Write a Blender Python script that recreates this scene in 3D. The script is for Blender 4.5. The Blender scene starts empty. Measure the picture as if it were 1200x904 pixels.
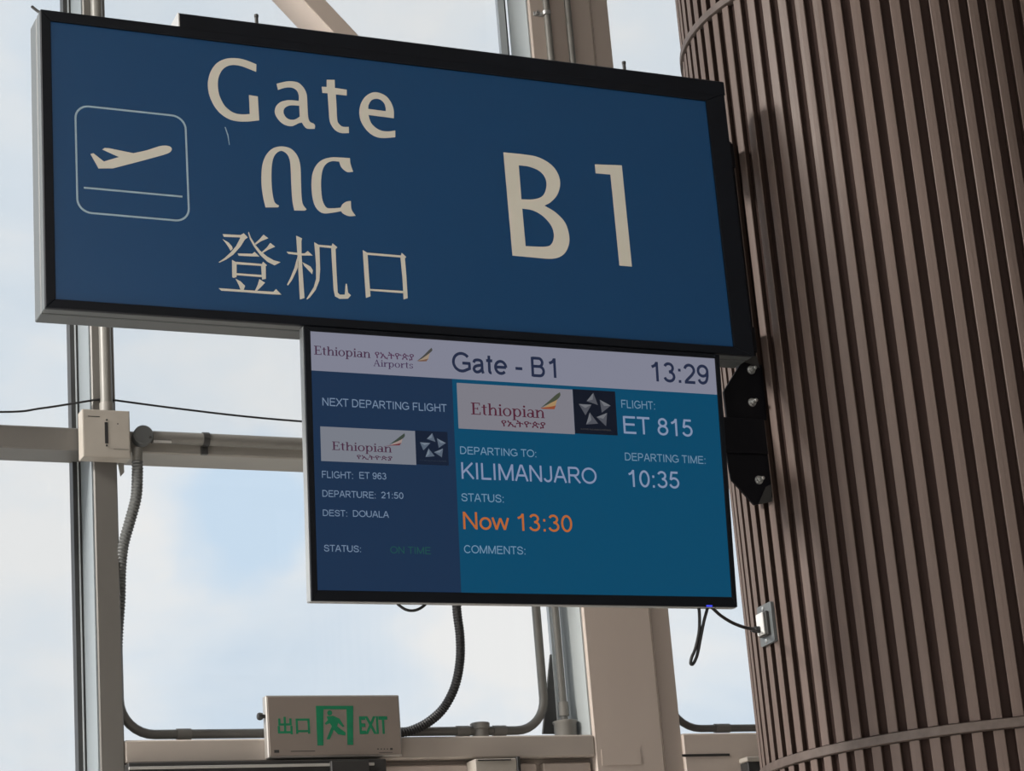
import bpy, bmesh, math, random
from mathutils import Vector, Matrix
random.seed(4)
SC = bpy.context.scene
COL = SC.collection
PI = math.pi

# ------------------------------------------------------------------ camera
EYE = 1.6                                   # eye height above the floor
YAW, PITCH, ROLL, FPX = .4473, .3005, -.0819, 2616.0
fw = Vector((math.sin(YAW)*math.cos(PITCH), math.cos(YAW)*math.cos(PITCH), math.sin(PITCH)))
r0 = Vector((math.cos(YAW), -math.sin(YAW), 0)); u0 = r0.cross(fw)
RT = math.cos(ROLL)*r0 + math.sin(ROLL)*u0
UP = -math.sin(ROLL)*r0 + math.cos(ROLL)*u0
cam = bpy.data.cameras.new('camera'); camo = bpy.data.objects.new('camera', cam); COL.objects.link(camo)
cam.sensor_fit = 'HORIZONTAL'; cam.sensor_width = 36.0; cam.lens = FPX/1200*36.0
cam.clip_start = .05; cam.clip_end = 400
m = Matrix((RT, UP, -fw)).transposed().to_4x4(); m.translation = (0, 0, EYE)
camo.matrix_world = m
SC.camera = camo

# ------------------------------------------------------------------ view, sky, lamps
SC.view_settings.view_transform = 'Standard'; SC.view_settings.look = 'None'
SC.view_settings.exposure = 0.0; SC.view_settings.gamma = 1.0
SC.view_settings.use_curve_mapping = False
SKY = 1.18
LAMP = 118.0
SIDE = 18.5

def lin(r, g, b):
    f = lambda c: (c/255/12.92) if c/255 <= .04045 else ((c/255+.055)/1.055)**2.4
    return (f(r), f(g), f(b), 1)

w = bpy.data.worlds.new('sky'); SC.world = w; w.use_nodes = True
nt = w.node_tree; nt.nodes.clear(); N = nt.nodes.new; L = nt.links.new
out = N('ShaderNodeOutputWorld'); bg = N('ShaderNodeBackground'); bg.inputs['Strength'].default_value = SKY
tc = N('ShaderNodeTexCoord')
mp = N('ShaderNodeMapping'); mp.inputs['Scale'].default_value = (1, 1, 1.9); mp.inputs['Location'].default_value = (.31, .12, .40)
L(tc.outputs['Generated'], mp.inputs['Vector'])
nz = N('ShaderNodeTexNoise'); nz.inputs['Scale'].default_value = 6.5; nz.inputs['Detail'].default_value = 6; nz.inputs['Roughness'].default_value = .52
nz.inputs['Distortion'].default_value = .3
L(mp.outputs['Vector'], nz.inputs['Vector'])
rp = N('ShaderNodeValToRGB'); cr = rp.color_ramp
cr.elements[0].position = .34; cr.elements[0].color = lin(196, 211, 226)
cr.elements[1].position = .66; cr.elements[1].color = lin(232, 231, 230)
e = cr.elements.new(.50); e.color = lin(212, 221, 230)
L(nz.outputs['Fac'], rp.inputs['Fac'])
# one bluer gap between the clouds
gapd = (RT*((285-600)/FPX) + UP*(-(590-452)/FPX) + fw).normalized()
sub = N('ShaderNodeVectorMath'); sub.operation = 'SUBTRACT'; sub.inputs[1].default_value = gapd
L(tc.outputs['Generated'], sub.inputs[0])
ln = N('ShaderNodeVectorMath'); ln.operation = 'LENGTH'; L(sub.outputs['Vector'], ln.inputs[0])
nz2 = N('ShaderNodeTexNoise'); nz2.inputs['Scale'].default_value = 22; nz2.inputs['Detail'].default_value = 5; L(tc.outputs['Generated'], nz2.inputs['Vector'])
ad = N('ShaderNodeMath'); ad.operation = 'MULTIPLY_ADD'; ad.inputs[1].default_value = .055; L(nz2.outputs['Fac'], ad.inputs[0]); L(ln.outputs['Value'], ad.inputs[2])
gm = N('ShaderNodeMapRange'); gm.interpolation_type = 'SMOOTHSTEP'; gm.inputs['From Min'].default_value = .044; gm.inputs['From Max'].default_value = .076
gm.inputs['To Min'].default_value = 1; gm.inputs['To Max'].default_value = 0; L(ad.outputs[0], gm.inputs['Value'])
gx = N('ShaderNodeMixRGB'); gx.inputs['Color2'].default_value = lin(194, 214, 233)
L(gm.outputs['Result'], gx.inputs['Fac']); L(rp.outputs['Color'], gx.inputs['Color1'])
sx = N('ShaderNodeSeparateXYZ'); L(tc.outputs['Generated'], sx.inputs[0])
mr = N('ShaderNodeMapRange'); mr.inputs['From Min'].default_value = -.03; mr.inputs['From Max'].default_value = .02
L(sx.outputs['Z'], mr.inputs['Value'])
mx = N('ShaderNodeMixRGB'); mx.inputs['Color1'].default_value = lin(168, 166, 160)
L(mr.outputs['Result'], mx.inputs['Fac']); L(gx.outputs['Color'], mx.inputs['Color2'])
L(mx.outputs['Color'], bg.inputs['Color']); L(bg.outputs['Background'], out.inputs['Surface'])

def fill_lamp(x, y, power, size=1.6, sy=1.6):
    l = bpy.data.lights.new('fill_lamp', 'AREA'); l.shape = 'RECTANGLE'; l.size = size; l.size_y = sy; l.energy = power
    l.color = (1.0, .95, .88)
    o = bpy.data.objects.new('fill_lamp', l); o.location = (x, y, 6.88); COL.objects.link(o)
for lx, ly, k in ((-4.0, -7.0, .75), (0.0, -7.0, .85), (3.0, -7.6, 1.45), (-4.0, -3.0, .5), (0.5, -3.0, .85)):
    fill_lamp(lx, ly, LAMP*k, 3.0, 3.0)  # unseen fill lamps, added to lift the frontal light in the hall
fill_lamp(-4.8, 5.5, LAMP*SIDE, 3.6, 1.4)            # unseen fill lamp, added to brighten the column's left slats

# ------------------------------------------------------------------ materials
def mat(name, col, rough=.5, metal=0.0, spec=.5, noise=None, bump=None):
    """noise = (scale xyz, second colour, amount); bump = (scale xyz, strength)"""
    M = bpy.data.materials.new(name); M.use_nodes = True
    t = M.node_tree; b = t.nodes['Principled BSDF']
    b.inputs['Base Color'].default_value = (*col[:3], 1); b.inputs['Roughness'].default_value = rough
    b.inputs['Metallic'].default_value = metal; b.inputs['Specular IOR Level'].default_value = spec
    def tex(scale, detail=4):
        c = t.nodes.new('ShaderNodeTexCoord'); mpn = t.nodes.new('ShaderNodeMapping'); mpn.inputs['Scale'].default_value = scale
        n = t.nodes.new('ShaderNodeTexNoise'); n.inputs['Scale'].default_value = 1; n.inputs['Detail'].default_value = detail
        t.links.new(c.outputs['Object'], mpn.inputs['Vector']); t.links.new(mpn.outputs['Vector'], n.inputs['Vector'])
        return n
    if noise:
        n = tex(noise[0]); r = t.nodes.new('ShaderNodeValToRGB')
        r.color_ramp.elements[0].position = .5-noise[2]/2; r.color_ramp.elements[0].color = (*col[:3], 1)
        r.color_ramp.elements[1].position = .5+noise[2]/2; r.color_ramp.elements[1].color = (*noise[1][:3], 1)
        t.links.new(n.outputs['Fac'], r.inputs['Fac']); t.links.new(r.outputs['Color'], b.inputs['Base Color'])
    if bump:
        n = tex(bump[0]); bn = t.nodes.new('ShaderNodeBump'); bn.inputs['Strength'].default_value = bump[1]; bn.inputs['Distance'].default_value = .002
        t.links.new(n.outputs['Fac'], bn.inputs['Height']); t.links.new(bn.outputs['Normal'], b.inputs['Normal'])
    return M

def lit(name, rgb, k=1.0):
    """a patch of lit display pixels behind the glass front"""
    M = bpy.data.materials.new(name); M.use_nodes = True; b = M.node_tree.nodes['Principled BSDF']
    c = lin(*rgb)
    b.inputs['Base Color'].default_value = (.002, .002, .003, 1); b.inputs['Roughness'].default_value = .32
    b.inputs['Specular IOR Level'].default_value = .10
    b.inputs['Emission Color'].default_value = c; b.inputs['Emission Strength'].default_value = k
    return M

def glass(name, haze, film=(.93, .95, .97)):
    M = bpy.data.materials.new(name); M.use_nodes = True; t = M.node_tree; t.nodes.clear()
    o = t.nodes.new('ShaderNodeOutputMaterial'); tr = t.nodes.new('ShaderNodeBsdfTransparent'); tr.inputs['Color'].default_value = (.98, .985, .985, 1)
    tl = t.nodes.new('ShaderNodeBsdfTranslucent'); tl.inputs['Color'].default_value = (*film, 1)
    gl = t.nodes.new('ShaderNodeBsdfGlossy'); gl.inputs['Roughness'].default_value = .02
    a = t.nodes.new('ShaderNodeMixShader'); bm = t.nodes.new('ShaderNodeMixShader')
    c = t.nodes.new('ShaderNodeTexCoord'); n = t.nodes.new('ShaderNodeTexNoise'); n.inputs['Scale'].default_value = 1.3; n.inputs['Detail'].default_value = 5
    mrn = t.nodes.new('ShaderNodeMapRange'); mrn.inputs['To Min'].default_value = haze*.92; mrn.inputs['To Max'].default_value = haze*1.08
    t.links.new(c.outputs['Object'], n.inputs['Vector']); t.links.new(n.outputs['Fac'], mrn.inputs['Value'])
    t.links.new(mrn.outputs['Result'], a.inputs['Fac'])
    t.links.new(tr.outputs[0], a.inputs[1]); t.links.new(tl.outputs[0], a.inputs[2])
    bm.inputs['Fac'].default_value = .03
    t.links.new(a.outputs[0], bm.inputs[1]); t.links.new(gl.outputs[0], bm.inputs[2])
    t.links.new(bm.outputs[0], o.inputs['Surface'])
    return M

MT = {
 'floor': mat('polished stone floor', (.60, .575, .54), .3, noise=((3, 3, 3), (.53, .505, .47), .5)),
 'ceiling': mat('white ceiling panels', (.55, .55, .54), .8, noise=((2, 2, 2), (.5, .5, .5), .5)),
 'wall': mat('beige painted wall', (.47, .41, .365), .6, noise=((4, 4, 4), (.43, .37, .33), .6)),
 'hall': mat('grey hall wall', (.28, .27, .26), .7, noise=((2, 2, 2), (.24, .23, .22), .6)),
 'beige': mat('beige painted steel', (.55, .475, .425), .45, noise=((6, 6, 1.2), (.505, .43, .385), .7), bump=((30, 30, 6), .12)),
 'post': mat('shade toned painted steel', (.14, .133, .124), .45, noise=((7, 7, 2), (.122, .116, .108), .7)),  # same paint as the broad post, its shade put into the colour
 'alu': mat('pale aluminium profile', (.55, .58, .60), .4, .35, noise=((8, 8, 2), (.48, .51, .53), .6)),
 'gasket': mat('black rubber gasket', (.012, .012, .014), .6, noise=((9, 9, 9), (.02, .02, .02), .5)),
 'signblue': mat('dark blue acrylic face', (.009, .060, .168), .30, spec=.25, noise=((1.5, 1.5, 1.5), (.011, .064, .174), .8)),
 'ivory': mat('ivory vinyl lettering', (.72, .69, .62), .5, noise=((14, 14, 14), (.68, .66, .58), .7)),
 'paleblue': mat('pale blue vinyl line', (.36, .50, .60), .5, noise=((14, 14, 14), (.33, .46, .56), .7)),
 'signframe': mat('black coated sign frame', (.005, .006, .009), .45, spec=.14, noise=((8, 3, 8), (.006, .008, .013), .6)),
 'signside': mat('grey aluminium sign housing', (.095, .105, .11), .45, .2, noise=((4, 12, 4), (.085, .094, .10), .6), bump=((40, 4, 40), .1)),
 'tvblack': mat('black plastic bezel', (.005, .006, .009), .38, spec=.14, noise=((9, 9, 9), (.006, .008, .012), .5)),
 'tvside': mat('grey metal television edge', (.34, .36, .37), .4, .4, noise=((9, 9, 9), (.3, .31, .32), .5)),
 'bracket': mat('black powder coated steel', (.003, .003, .005), .5, .0, .12, noise=((30, 30, 30), (.005, .005, .007), .5)),
 'steel': mat('zinc plated steel', (.55, .56, .56), .35, .85, noise=((30, 30, 30), (.42, .43, .43), .5)),
 'wood': mat('brown wood slats', (.125, .090, .078), .56, spec=.42, noise=((60, 60, 1.6), (.097, .069, .059), .7), bump=((150, 150, 5), .25)),
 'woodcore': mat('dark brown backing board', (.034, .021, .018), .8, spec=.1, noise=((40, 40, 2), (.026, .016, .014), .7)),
 'groove': mat('shade toned groove flank', (.042, .027, .022), .7, spec=.15, noise=((40, 40, 2), (.034, .021, .017), .7)),
 'band': mat('brown bent wood band', (.062, .046, .040), .5, noise=((40, 40, 40), (.12, .093, .082), .7)),
 'pipe': mat('grey painted conduit', (.20, .195, .18), .4, .1, noise=((15, 15, 15), (.165, .16, .15), .7)),
 'pipedark': mat('dark grey flexible conduit', (.10, .105, .108), .45, noise=((20, 20, 20), (.085, .09, .09), .6)),
 'boxgrey': mat('grey beige junction box', (.37, .34, .305), .5, noise=((12, 12, 12), (.33, .305, .27), .6)),
 'coupler': mat('grey conduit fitting', (.25, .24, .22), .45, noise=((15, 15, 15), (.21, .20, .185), .6)),
 'rail': mat('grey painted window rail', (.30, .285, .26), .45, noise=((7, 7, 7), (.27, .255, .235), .7)),
 'clad': mat('reveal with painted daylight', (.42, .455, .465), .45, noise=((12, 12, 3), (.36, .39, .40), .7)),
 'postlit': mat('post side with painted daylight', (.22, .25, .27), .45, noise=((12, 12, 3), (.19, .215, .235), .7)),
 'sill': mat('beige painted sill rail', (.40, .355, .32), .45, noise=((6, 6, 6), (.38, .335, .30), .7)),
 'black': mat('black rubber cable', (.010, .010, .012), .5, noise=((40, 40, 40), (.016, .016, .018), .5)),
 'exitface': mat('dark mirror exit sign face', (.20, .169, .15), .4, .1, noise=((5, 5, 5), (.23, .195, .17), .6)),
 'exitedge': mat('brushed steel sign edge', (.45, .43, .41), .4, .6, noise=((20, 20, 4), (.4, .38, .36), .6)),
 'green': mat('green sign film', (.0, .20, .085), .5, noise=((45, 45, 45), (.01, .13, .07), .8)),
 'ink': mat('dark printed ink', (.02, .02, .02), .6, noise=((30, 30, 30), (.03, .03, .03), .5)),
 'metaldark': mat('dark anodised metal', (.055, .055, .055), .4, .4, noise=((10, 10, 10), (.04, .04, .04), .5)),
 'silver': mat('bright metal strip', (.62, .61, .59), .3, .6, noise=((10, 10, 10), (.55, .54, .52), .5)),
 'outlet': mat('grey outlet plate', (.13, .14, .145), .45, .2, noise=((20, 20, 20), (.11, .12, .125), .5)),
 'white': mat('white plastic socket', (.62, .63, .63), .4, noise=((20, 20, 20), (.57, .58, .58), .5)),
 'paper': mat('white adhesive tape', (.66, .66, .63), .7, noise=((20, 20, 20), (.55, .55, .52), .5)),
 'wedge': mat('dark grey plastic sheet', (.085, .088, .09), .5, noise=((12, 12, 3), (.07, .073, .075), .6)),
 'clear': glass('clear window glass', .06),
 'hazy': glass('dusty window glass', .22),
 'milky': glass('milky window film', .16, (.95, .97, .99)),
}

# ------------------------------------------------------------------ geometry helpers
def V3(*a): return Vector(a)
class G:
    def __init__(s): s.bm = bmesh.new()
    def face(s, pts):
        return s.bm.faces.new([s.bm.verts.new(p) for p in pts])
    def box(s, x0, x1, y0, y1, z0, z1, bev=0.0, fr=None, seg=1):
        ps = [V3(x, y, z) for z in (z0, z1) for y in (y0, y1) for x in (x0, x1)]
        if fr: ps = [fr(p.x, p.y, p.z) for p in ps]
        v = [s.bm.verts.new(p) for p in ps]
        fs = [s.bm.faces.new([v[i] for i in q]) for q in ((0,2,3,1),(4,5,7,6),(0,1,5,4),(2,6,7,3),(0,4,6,2),(1,3,7,5))]
        if bev > 0:
            es = list({e for f in fs for e in f.edges})
            bmesh.ops.bevel(s.bm, geom=es, offset=bev, segments=seg, affect='EDGES', profile=.6)
        return s
    def prism(s, poly, d0, d1, fr, bev=0):
        """polygon (u, v) in frame fr(u, v, depth), extruded from d0 to d1"""
        a = [s.bm.verts.new(fr(u, v, d0)) for u, v in poly]; b = [s.bm.verts.new(fr(u, v, d1)) for u, v in poly]
        n = len(poly)
        fs = [s.bm.faces.new(a[::-1]), s.bm.faces.new(b)]
        for i in range(n): fs.append(s.bm.faces.new([a[i], a[(i+1) % n], b[(i+1) % n], b[i]]))
        if bev: bmesh.ops.bevel(s.bm, geom=list({e for f in fs for e in f.edges}), offset=bev, segments=1, affect='EDGES')
        return s
    def tube(s, pts, r, seg=12, caps=True, rf=None):
        pts = [Vector(p) for p in pts]; n = len(pts); rings = []; ref = None
        for i in range(n):
            t = (pts[min(i+1, n-1)]-pts[max(i-1, 0)]).normalized()
            if ref is None:
                ref = V3(0, 0, 1) if abs(t.z) < .9 else V3(1, 0, 0)
            a = (ref - t*ref.dot(t)).normalized(); ref = a; b = t.cross(a)
            rr = rf(i) if rf else r
            rings.append([s.bm.verts.new(pts[i]+(a*math.cos(2*PI*k/seg)+b*math.sin(2*PI*k/seg))*rr) for k in range(seg)])
        for i in range(n-1):
            for k in range(seg):
                s.bm.faces.new([rings[i][k], rings[i][(k+1) % seg], rings[i+1][(k+1) % seg], rings[i+1][k]])
        if caps:
            s.bm.faces.new(rings[0][::-1]); s.bm.faces.new(rings[-1])
        return s
    def lathe(s, c, axis, prof, seg=24):
        """prof: list of (distance along axis, radius)"""
        axis = Vector(axis).normalized(); ref = V3(0, 0, 1) if abs(axis.z) < .9 else V3(1, 0, 0)
        a = (ref-axis*ref.dot(axis)).normalized(); b = axis.cross(a); c = Vector(c); rings = []
        for d, r in prof:
            rings.append([s.bm.verts.new(c+axis*d+(a*math.cos(2*PI*k/seg)+b*math.sin(2*PI*k/seg))*max(r, 1e-4)) for k in range(seg)])
        for i in range(len(prof)-1):
            for k in range(seg): s.bm.faces.new([rings[i][k], rings[i][(k+1) % seg], rings[i+1][(k+1) % seg], rings[i+1][k]])
        s.bm.faces.new(rings[0][::-1]); s.bm.faces.new(rings[-1])
        return s

def root(name, loc, label, cat, group=None):
    o = bpy.data.objects.new(name, None); o.empty_display_size = .05; o.location = loc; COL.objects.link(o)
    o['label'] = label; o['category'] = cat
    if group: o['group'] = group
    return o
ROOTLOC = {}
def wloc(o):
    v = Vector(o.location)
    while o.parent: o = o.parent; v += Vector(o.location)
    return v
def link_mesh(me, name, material, parent=None, smooth=False, label=None):
    me.materials.clear(); me.materials.append(material)
    if smooth:
        for p in me.polygons: p.use_smooth = True
        try: me.set_sharp_from_angle(angle=math.radians(38))
        except Exception: pass
    co = [v.co.copy() for v in me.vertices]
    lo = V3(*[min(c[i] for c in co) for i in range(3)]); hi = V3(*[max(c[i] for c in co) for i in range(3)])
    base = V3((lo.x+hi.x)/2, (lo.y+hi.y)/2, lo.z)
    for v in me.vertices: v.co -= base
    o = bpy.data.objects.new(name, me); COL.objects.link(o)
    if parent is not None:
        o.parent = parent; o.location = base-wloc(parent)
    else: o.location = base
    if label: o['label'] = label
    return o
def build(g, name, material, parent=None, smooth=False, label=None):
    bmesh.ops.recalc_face_normals(g.bm, faces=g.bm.faces[:])
    me = bpy.data.meshes.new(name); g.bm.to_mesh(me); g.bm.free()
    return link_mesh(me, name, material, parent, smooth, label)
def tag(o, label, cat, group=None):
    o['label'] = label; o['category'] = cat
    if group: o['group'] = group
    return o
def struct(g, name, material, parent=None, smooth=False):
    o = build(g, name, material, parent, smooth)
    if parent is None: o['kind'] = 'structure'
    return o

# sight line through a measured point of the photograph (1200 x 904), cut by an upright plane y = Y of the hall
def ray(x, y): return RT*((x-600)/FPX) + UP*(-(y-452)/FPX) + fw
def at(x, y, Y):
    d = ray(x, y); return d*(Y/d.y) + V3(0, 0, EYE)
def on_plane(x, y, O, n):
    d = ray(x, y); c = V3(0, 0, EYE); return c + d*((O-c).dot(n)/d.dot(n))
def bez(pts, n=10):
    """Catmull-Rom through 3-D points"""
    P = [Vector(p) for p in pts]; P = [P[0]*2-P[1]]+P+[P[-1]*2-P[-2]]; out = []
    for i in range(1, len(P)-2):
        for k in range(n):
            t = k/n; a, b, c, d = P[i-1:i+3]
            out.append(.5*((2*b)+(c-a)*t+(2*a-5*b+4*c-d)*t*t+(3*b-a-3*c+d)*t**3))
    out.append(P[-2]); return out
def smooth_poly(pts, n=5):
    """closed outline; (x, y, 1) marks a corner"""
    P = [(Vector(p[:2]), len(p) > 2) for p in pts]; m_ = len(P); out = []
    for i in range(m_):
        b, cb = P[i]; c, cc = P[(i+1) % m_]
        a = b*2-c if cb else P[i-1][0]; d = c*2-b if cc else P[(i+2) % m_][0]
        if cb and cc: out.append(b); continue
        for k in range(n):
            t = k/n; out.append(.5*((2*b)+(c-a)*t+(2*a-5*b+4*c-d)*t*t+(3*b-a-3*c+d)*t**3))
    return [(v.x, v.y) for v in out]

# flat artwork: filled outlines (with holes) laid on a frame fr(u, v, depth)
def art_mesh(polys, fr, d0, th):
    cu = bpy.data.curves.new('art', 'CURVE'); cu.dimensions = '2D'; cu.fill_mode = 'BOTH'; cu.extrude = th/2
    for p in polys:
        s = cu.splines.new('POLY'); s.points.add(len(p)-1); s.use_cyclic_u = True
        for i, (u, v) in enumerate(p): s.points[i].co = (u, v, 0, 1)
    return curve_to_mesh(cu, lambda x, y, z: fr(x, y, d0+th/2+z))
def curve_to_mesh(cu, fn):
    o = bpy.data.objects.new('art', cu); COL.objects.link(o)
    dg = bpy.context.evaluated_depsgraph_get(); dg.update()
    me = bpy.data.meshes.new_from_object(o.evaluated_get(dg))
    bpy.data.objects.remove(o); bpy.data.curves.remove(cu)
    for v in me.vertices: v.co = fn(*v.co)
    return me
def join_meshes(ms):
    bm = bmesh.new()
    for m_ in ms:
        bm.from_mesh(m_); bpy.data.meshes.remove(m_)
    me = bpy.data.meshes.new('joined'); bm.to_mesh(me); bm.free(); return me
def text_mesh(s, fr, u0, u1, v0, vt, d0, th=.0004, bold=0.0):
    cu = bpy.data.curves.new('text', 'FONT'); cu.body = s; cu.size = 1; cu.extrude = .5; cu.offset = bold; cu.fill_mode = 'BOTH'; cu.resolution_u = 3
    o = bpy.data.objects.new('text', cu); COL.objects.link(o)
    dg = bpy.context.evaluated_depsgraph_get(); dg.update()
    me = bpy.data.meshes.new_from_object(o.evaluated_get(dg))
    bpy.data.objects.remove(o); bpy.data.curves.remove(cu)
    x0 = min(v.co.x for v in me.vertices); x1 = max(v.co.x for v in me.vertices)
    y0 = min(v.co.y for v in me.vertices); y1 = max(v.co.y for v in me.vertices)
    latin = all(ord(c) < 256 for c in s)
    base, cap = (0.0, .70) if latin else (y0, y1-y0)
    for v in me.vertices:
        v.co = fr(u0+(v.co.x-x0)/(x1-x0)*(u1-u0), v0+(v.co.y-base)/cap*(vt-v0), d0+th*(v.co.z+.5))
    return me

# ------------------------------------------------------------------ the hall
WY, GY = 6.38, 6.545                        # front of the steel frames, glass line
g = G().box(-9, 9.5, -9, 6.7, -.2, 0); struct(g, 'floor', MT['floor'])
g = G().box(-9, 9.5, -9, 6.7, 7.0, 7.2); struct(g, 'ceiling', MT['ceiling'])
g = G().box(9.3, 9.5, -9, 6.7, 0, 7); struct(g, 'wall_right', MT['hall'])
g = G().box(-9, 9.3, -9, -8.8, 0, 7); struct(g, 'wall_back', MT['hall'])

zm0 = at(0, 523, WY).z; zm1 = at(0, 496, WY).z       # middle rail, bottom and top
zs1 = at(500, 863.5, WY).z; zs0 = at(300, 893, WY).z  # sill rail
PX0, PX1 = 1.645, 1.718                               # slim post
CX0 = at(682.5, 708.7, WY).x; CX1 = at(784.3, 711, WY).x   # broad post
# slim posts (the first is the one in view)
tn = 1
def trim(g, material, smooth=False):
    global tn
    o = struct(g, 'trim_%d' % tn, material, None, smooth); tn += 1; return o
trim(G().box(PX0, PX1, WY, GY-.01, 0, 7, .004), MT['post'])
trim(G().box(CX0, CX1-.075, WY, GY-.01, 0, 7, .004), MT['beige'])
g = G()
g.prism([(CX1-.075, WY), (CX1-.068, WY+.006), (CX1, WY+.010), (CX1, GY-.01), (CX1-.075, GY-.01)], 0, 7, lambda u, v, d: V3(u, v, d))
trim(g, MT['beige'])
for x in (-.35, -2.35, -4.35, -6.35, 5.65, 7.6):
    trim(G().box(x, x+.075, WY, GY-.01, 0, 7, .004), MT['post'])
# side wall on the left: open bays between posts
for y in (-6.5, -4, -1.5, 1, 3.5, 6.0):
    trim(G().box(-8.9, -8.75, y, y+.09, 0, 7, .004), MT['post'])
trim(G().box(-8.9, -8.75, -8.8, 6.5, 0, .35, .004), MT['beige'])
# middle rails
trim(G().box(-8.7, PX0, WY+.012, GY-.012, zm0, zm1, .004), MT['post'])
trim(G().box(PX1, CX0, WY+.006, GY-.012, zm0, zm1-.004, .004), MT['rail'])
trim(G().box(CX1, 9.3, WY+.006, GY-.012, zm0, zm1, .004), MT['beige'])
# high rail above the picture
trim(G().box(-8.7, 9.3, WY+.012, GY-.012, 6.2, 6.3, .004), MT['post'])
# sill rails
trim(G().box(PX1, CX0, WY, GY-.012, zs0, zs1, .005), MT['sill'])
trim(G().box(CX1, 9.3, WY, GY-.012, zs0-.16, zs1, .005), MT['beige'])
# glazing beads and gaskets
zt = zs1
g = G().box(PX0-.030, PX0-.016, GY-.03, GY+.012, .1, 7).box(PX0-.012, PX0-.006, GY-.03, GY+.012, .1, 7); trim(g, MT['metaldark'])
trim(G().box(PX0-.016, PX0-.012, GY-.032, GY+.01, .1, 7), MT['alu'])
# daylight on the broad post's reveal, painted in as a sheet; black gasket
trim(G().box(CX0-.006, CX0-.0005, WY+.012, GY-.004, zt, 7), MT['clad'])
trim(G().box(PX0-.005, PX0-.0005, WY+.004, GY-.004, .1, 7), MT['postlit'])  # daylit side of the slim post, its brightness painted as a paler sheet
xg = at(652, 760, GY).x; 
trim(G().box(CX0-.024, CX0-.018, GY-.014, GY-.002, zt, 7), MT['gasket'])
trim(G().box(CX0-.052, CX0-.026, GY-.020, GY-.002, zt, 7), MT['alu'])
trim(G().box(CX1+.0005, CX1+.012, GY-.05, GY-.002, zt, 7), MT['gasket'])
# lower wall below the sill and the two doors in it
struct(G().box(PX1, 9.3, WY+.055, GY, 0, zs0-.0005), 'wall_front', MT['wall'])
# window panes
wn = 1
def pane(x0, x1, z0, z1, material):
    global wn
    o = struct(G().box(x0, x1, GY+.012, GY+.020, z0, z1), 'window_%d' % wn, material); wn += 1
zmid = (zm0+zm1)/2
pane(-8.7, PX0, zmid, 7, MT['milky']); pane(-8.7, PX0, .02, zmid, MT['milky'])
pane(PX1, CX0, zmid, 7, MT['hazy']); pane(PX1, CX0, zs0+.02, zmid, MT['clear'])
pane(CX1, 9.3, zmid, 7, MT['hazy']); pane(CX1, 9.3, zs0+.02, zmid, MT['clear'])

# doors below the sill rail
dz = zs0-.004
def door(x0, x1, n):
    r = struct(G().box(x0, x1, WY+.02, WY+.054, .01, dz-.012, .004), 'door_%d' % n, MT['beige'])
    yb = WY+.02
    build(G().tube([(x1-.12, yb+.002, .9), (x1-.12, yb-.05, .9), (x1-.12, yb-.05, 1.3), (x1-.12, yb+.002, 1.3)], .011), 'door_handle', MT['silver'], r, True)
    return r
xa, xb, xc = at(452, 895, WY).x, at(556, 895, WY).x, at(697, 895, WY).x
xl = at(145, 895, WY).x
door(xa, at(632, 895, WY).x, 1); door(at(640, 895, WY).x, xc-.004, 2); door(xl+.01, xa-.01, 3)
trim(G().box(CX0+.02, CX0+.16, WY-.0015, WY, zs0-.03, zs0+.02), MT['beige'])
# frames around the door leaves
trim(G().box(PX1, PX1+.012, WY+.002, WY+.055, 0, zs0-.0005), MT['post'])

# ------------------------------------------------------------------ slatted column
CC, CR = V3(3.634, 4.830, 0), .6155
ZB1, ZB2 = .7237+EYE, 2.7752+EYE
NS, FRAC, THK = 76, .52, .014
col = root('slatted_column', (CC.x, CC.y, 0), 'large round column clad in upright brown wooden slats', 'column')
def cyl(r, a, z): return V3(CC.x+r*math.cos(a), CC.y+r*math.sin(a), z)
g = G(); SEG = 228
g.lathe(CC, (0, 0, 1), [(0, CR-THK), (7, CR-THK)], 144); build(g, 'core', MT['woodcore'], col, True)
A0 = math.radians(1.2)
def slat_ring(z0, z1, name):
    g = G()
    for i in range(NS):
        a0 = A0+2*PI*i/NS; a1 = a0+2*PI/NS*FRAC
        c = .0016/CR
        prof = [(CR-THK-.001, a0), (CR-.0016, a0), (CR, a0+c), (CR+.0004, (a0+a1)/2), (CR, a1-c), (CR-.0016, a1), (CR-THK-.001, a1)]
        A = [g.bm.verts.new(cyl(r, a, z0)) for r, a in prof]; B = [g.bm.verts.new(cyl(r, a, z1)) for r, a in prof]
        n = len(prof)
        for k in range(n): g.bm.faces.new([A[k], A[(k+1) % n], B[(k+1) % n], B[k]])
        g.bm.faces.new(A[::-1]); g.bm.faces.new(B)
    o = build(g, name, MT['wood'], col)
    o.data.materials.append(MT['groove'])               # shade inside the grooves, painted onto the slat flanks
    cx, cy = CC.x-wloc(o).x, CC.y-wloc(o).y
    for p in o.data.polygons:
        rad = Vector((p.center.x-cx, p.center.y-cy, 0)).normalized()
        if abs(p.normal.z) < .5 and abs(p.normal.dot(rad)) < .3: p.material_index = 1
    return o
BH = .024
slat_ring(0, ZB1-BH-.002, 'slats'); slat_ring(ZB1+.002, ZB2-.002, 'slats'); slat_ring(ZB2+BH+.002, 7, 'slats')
for z in (ZB1-BH, ZB2):
    g = G(); g.lathe(V3(CC.x, CC.y, z), (0, 0, 1), [(0, CR-THK), (0, CR+.004), (.002, CR+.007), (BH-.002, CR+.007), (BH, CR+.004), (BH, CR-THK)], 144)
    build(g, 'band', MT['band'], col, True)

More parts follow.
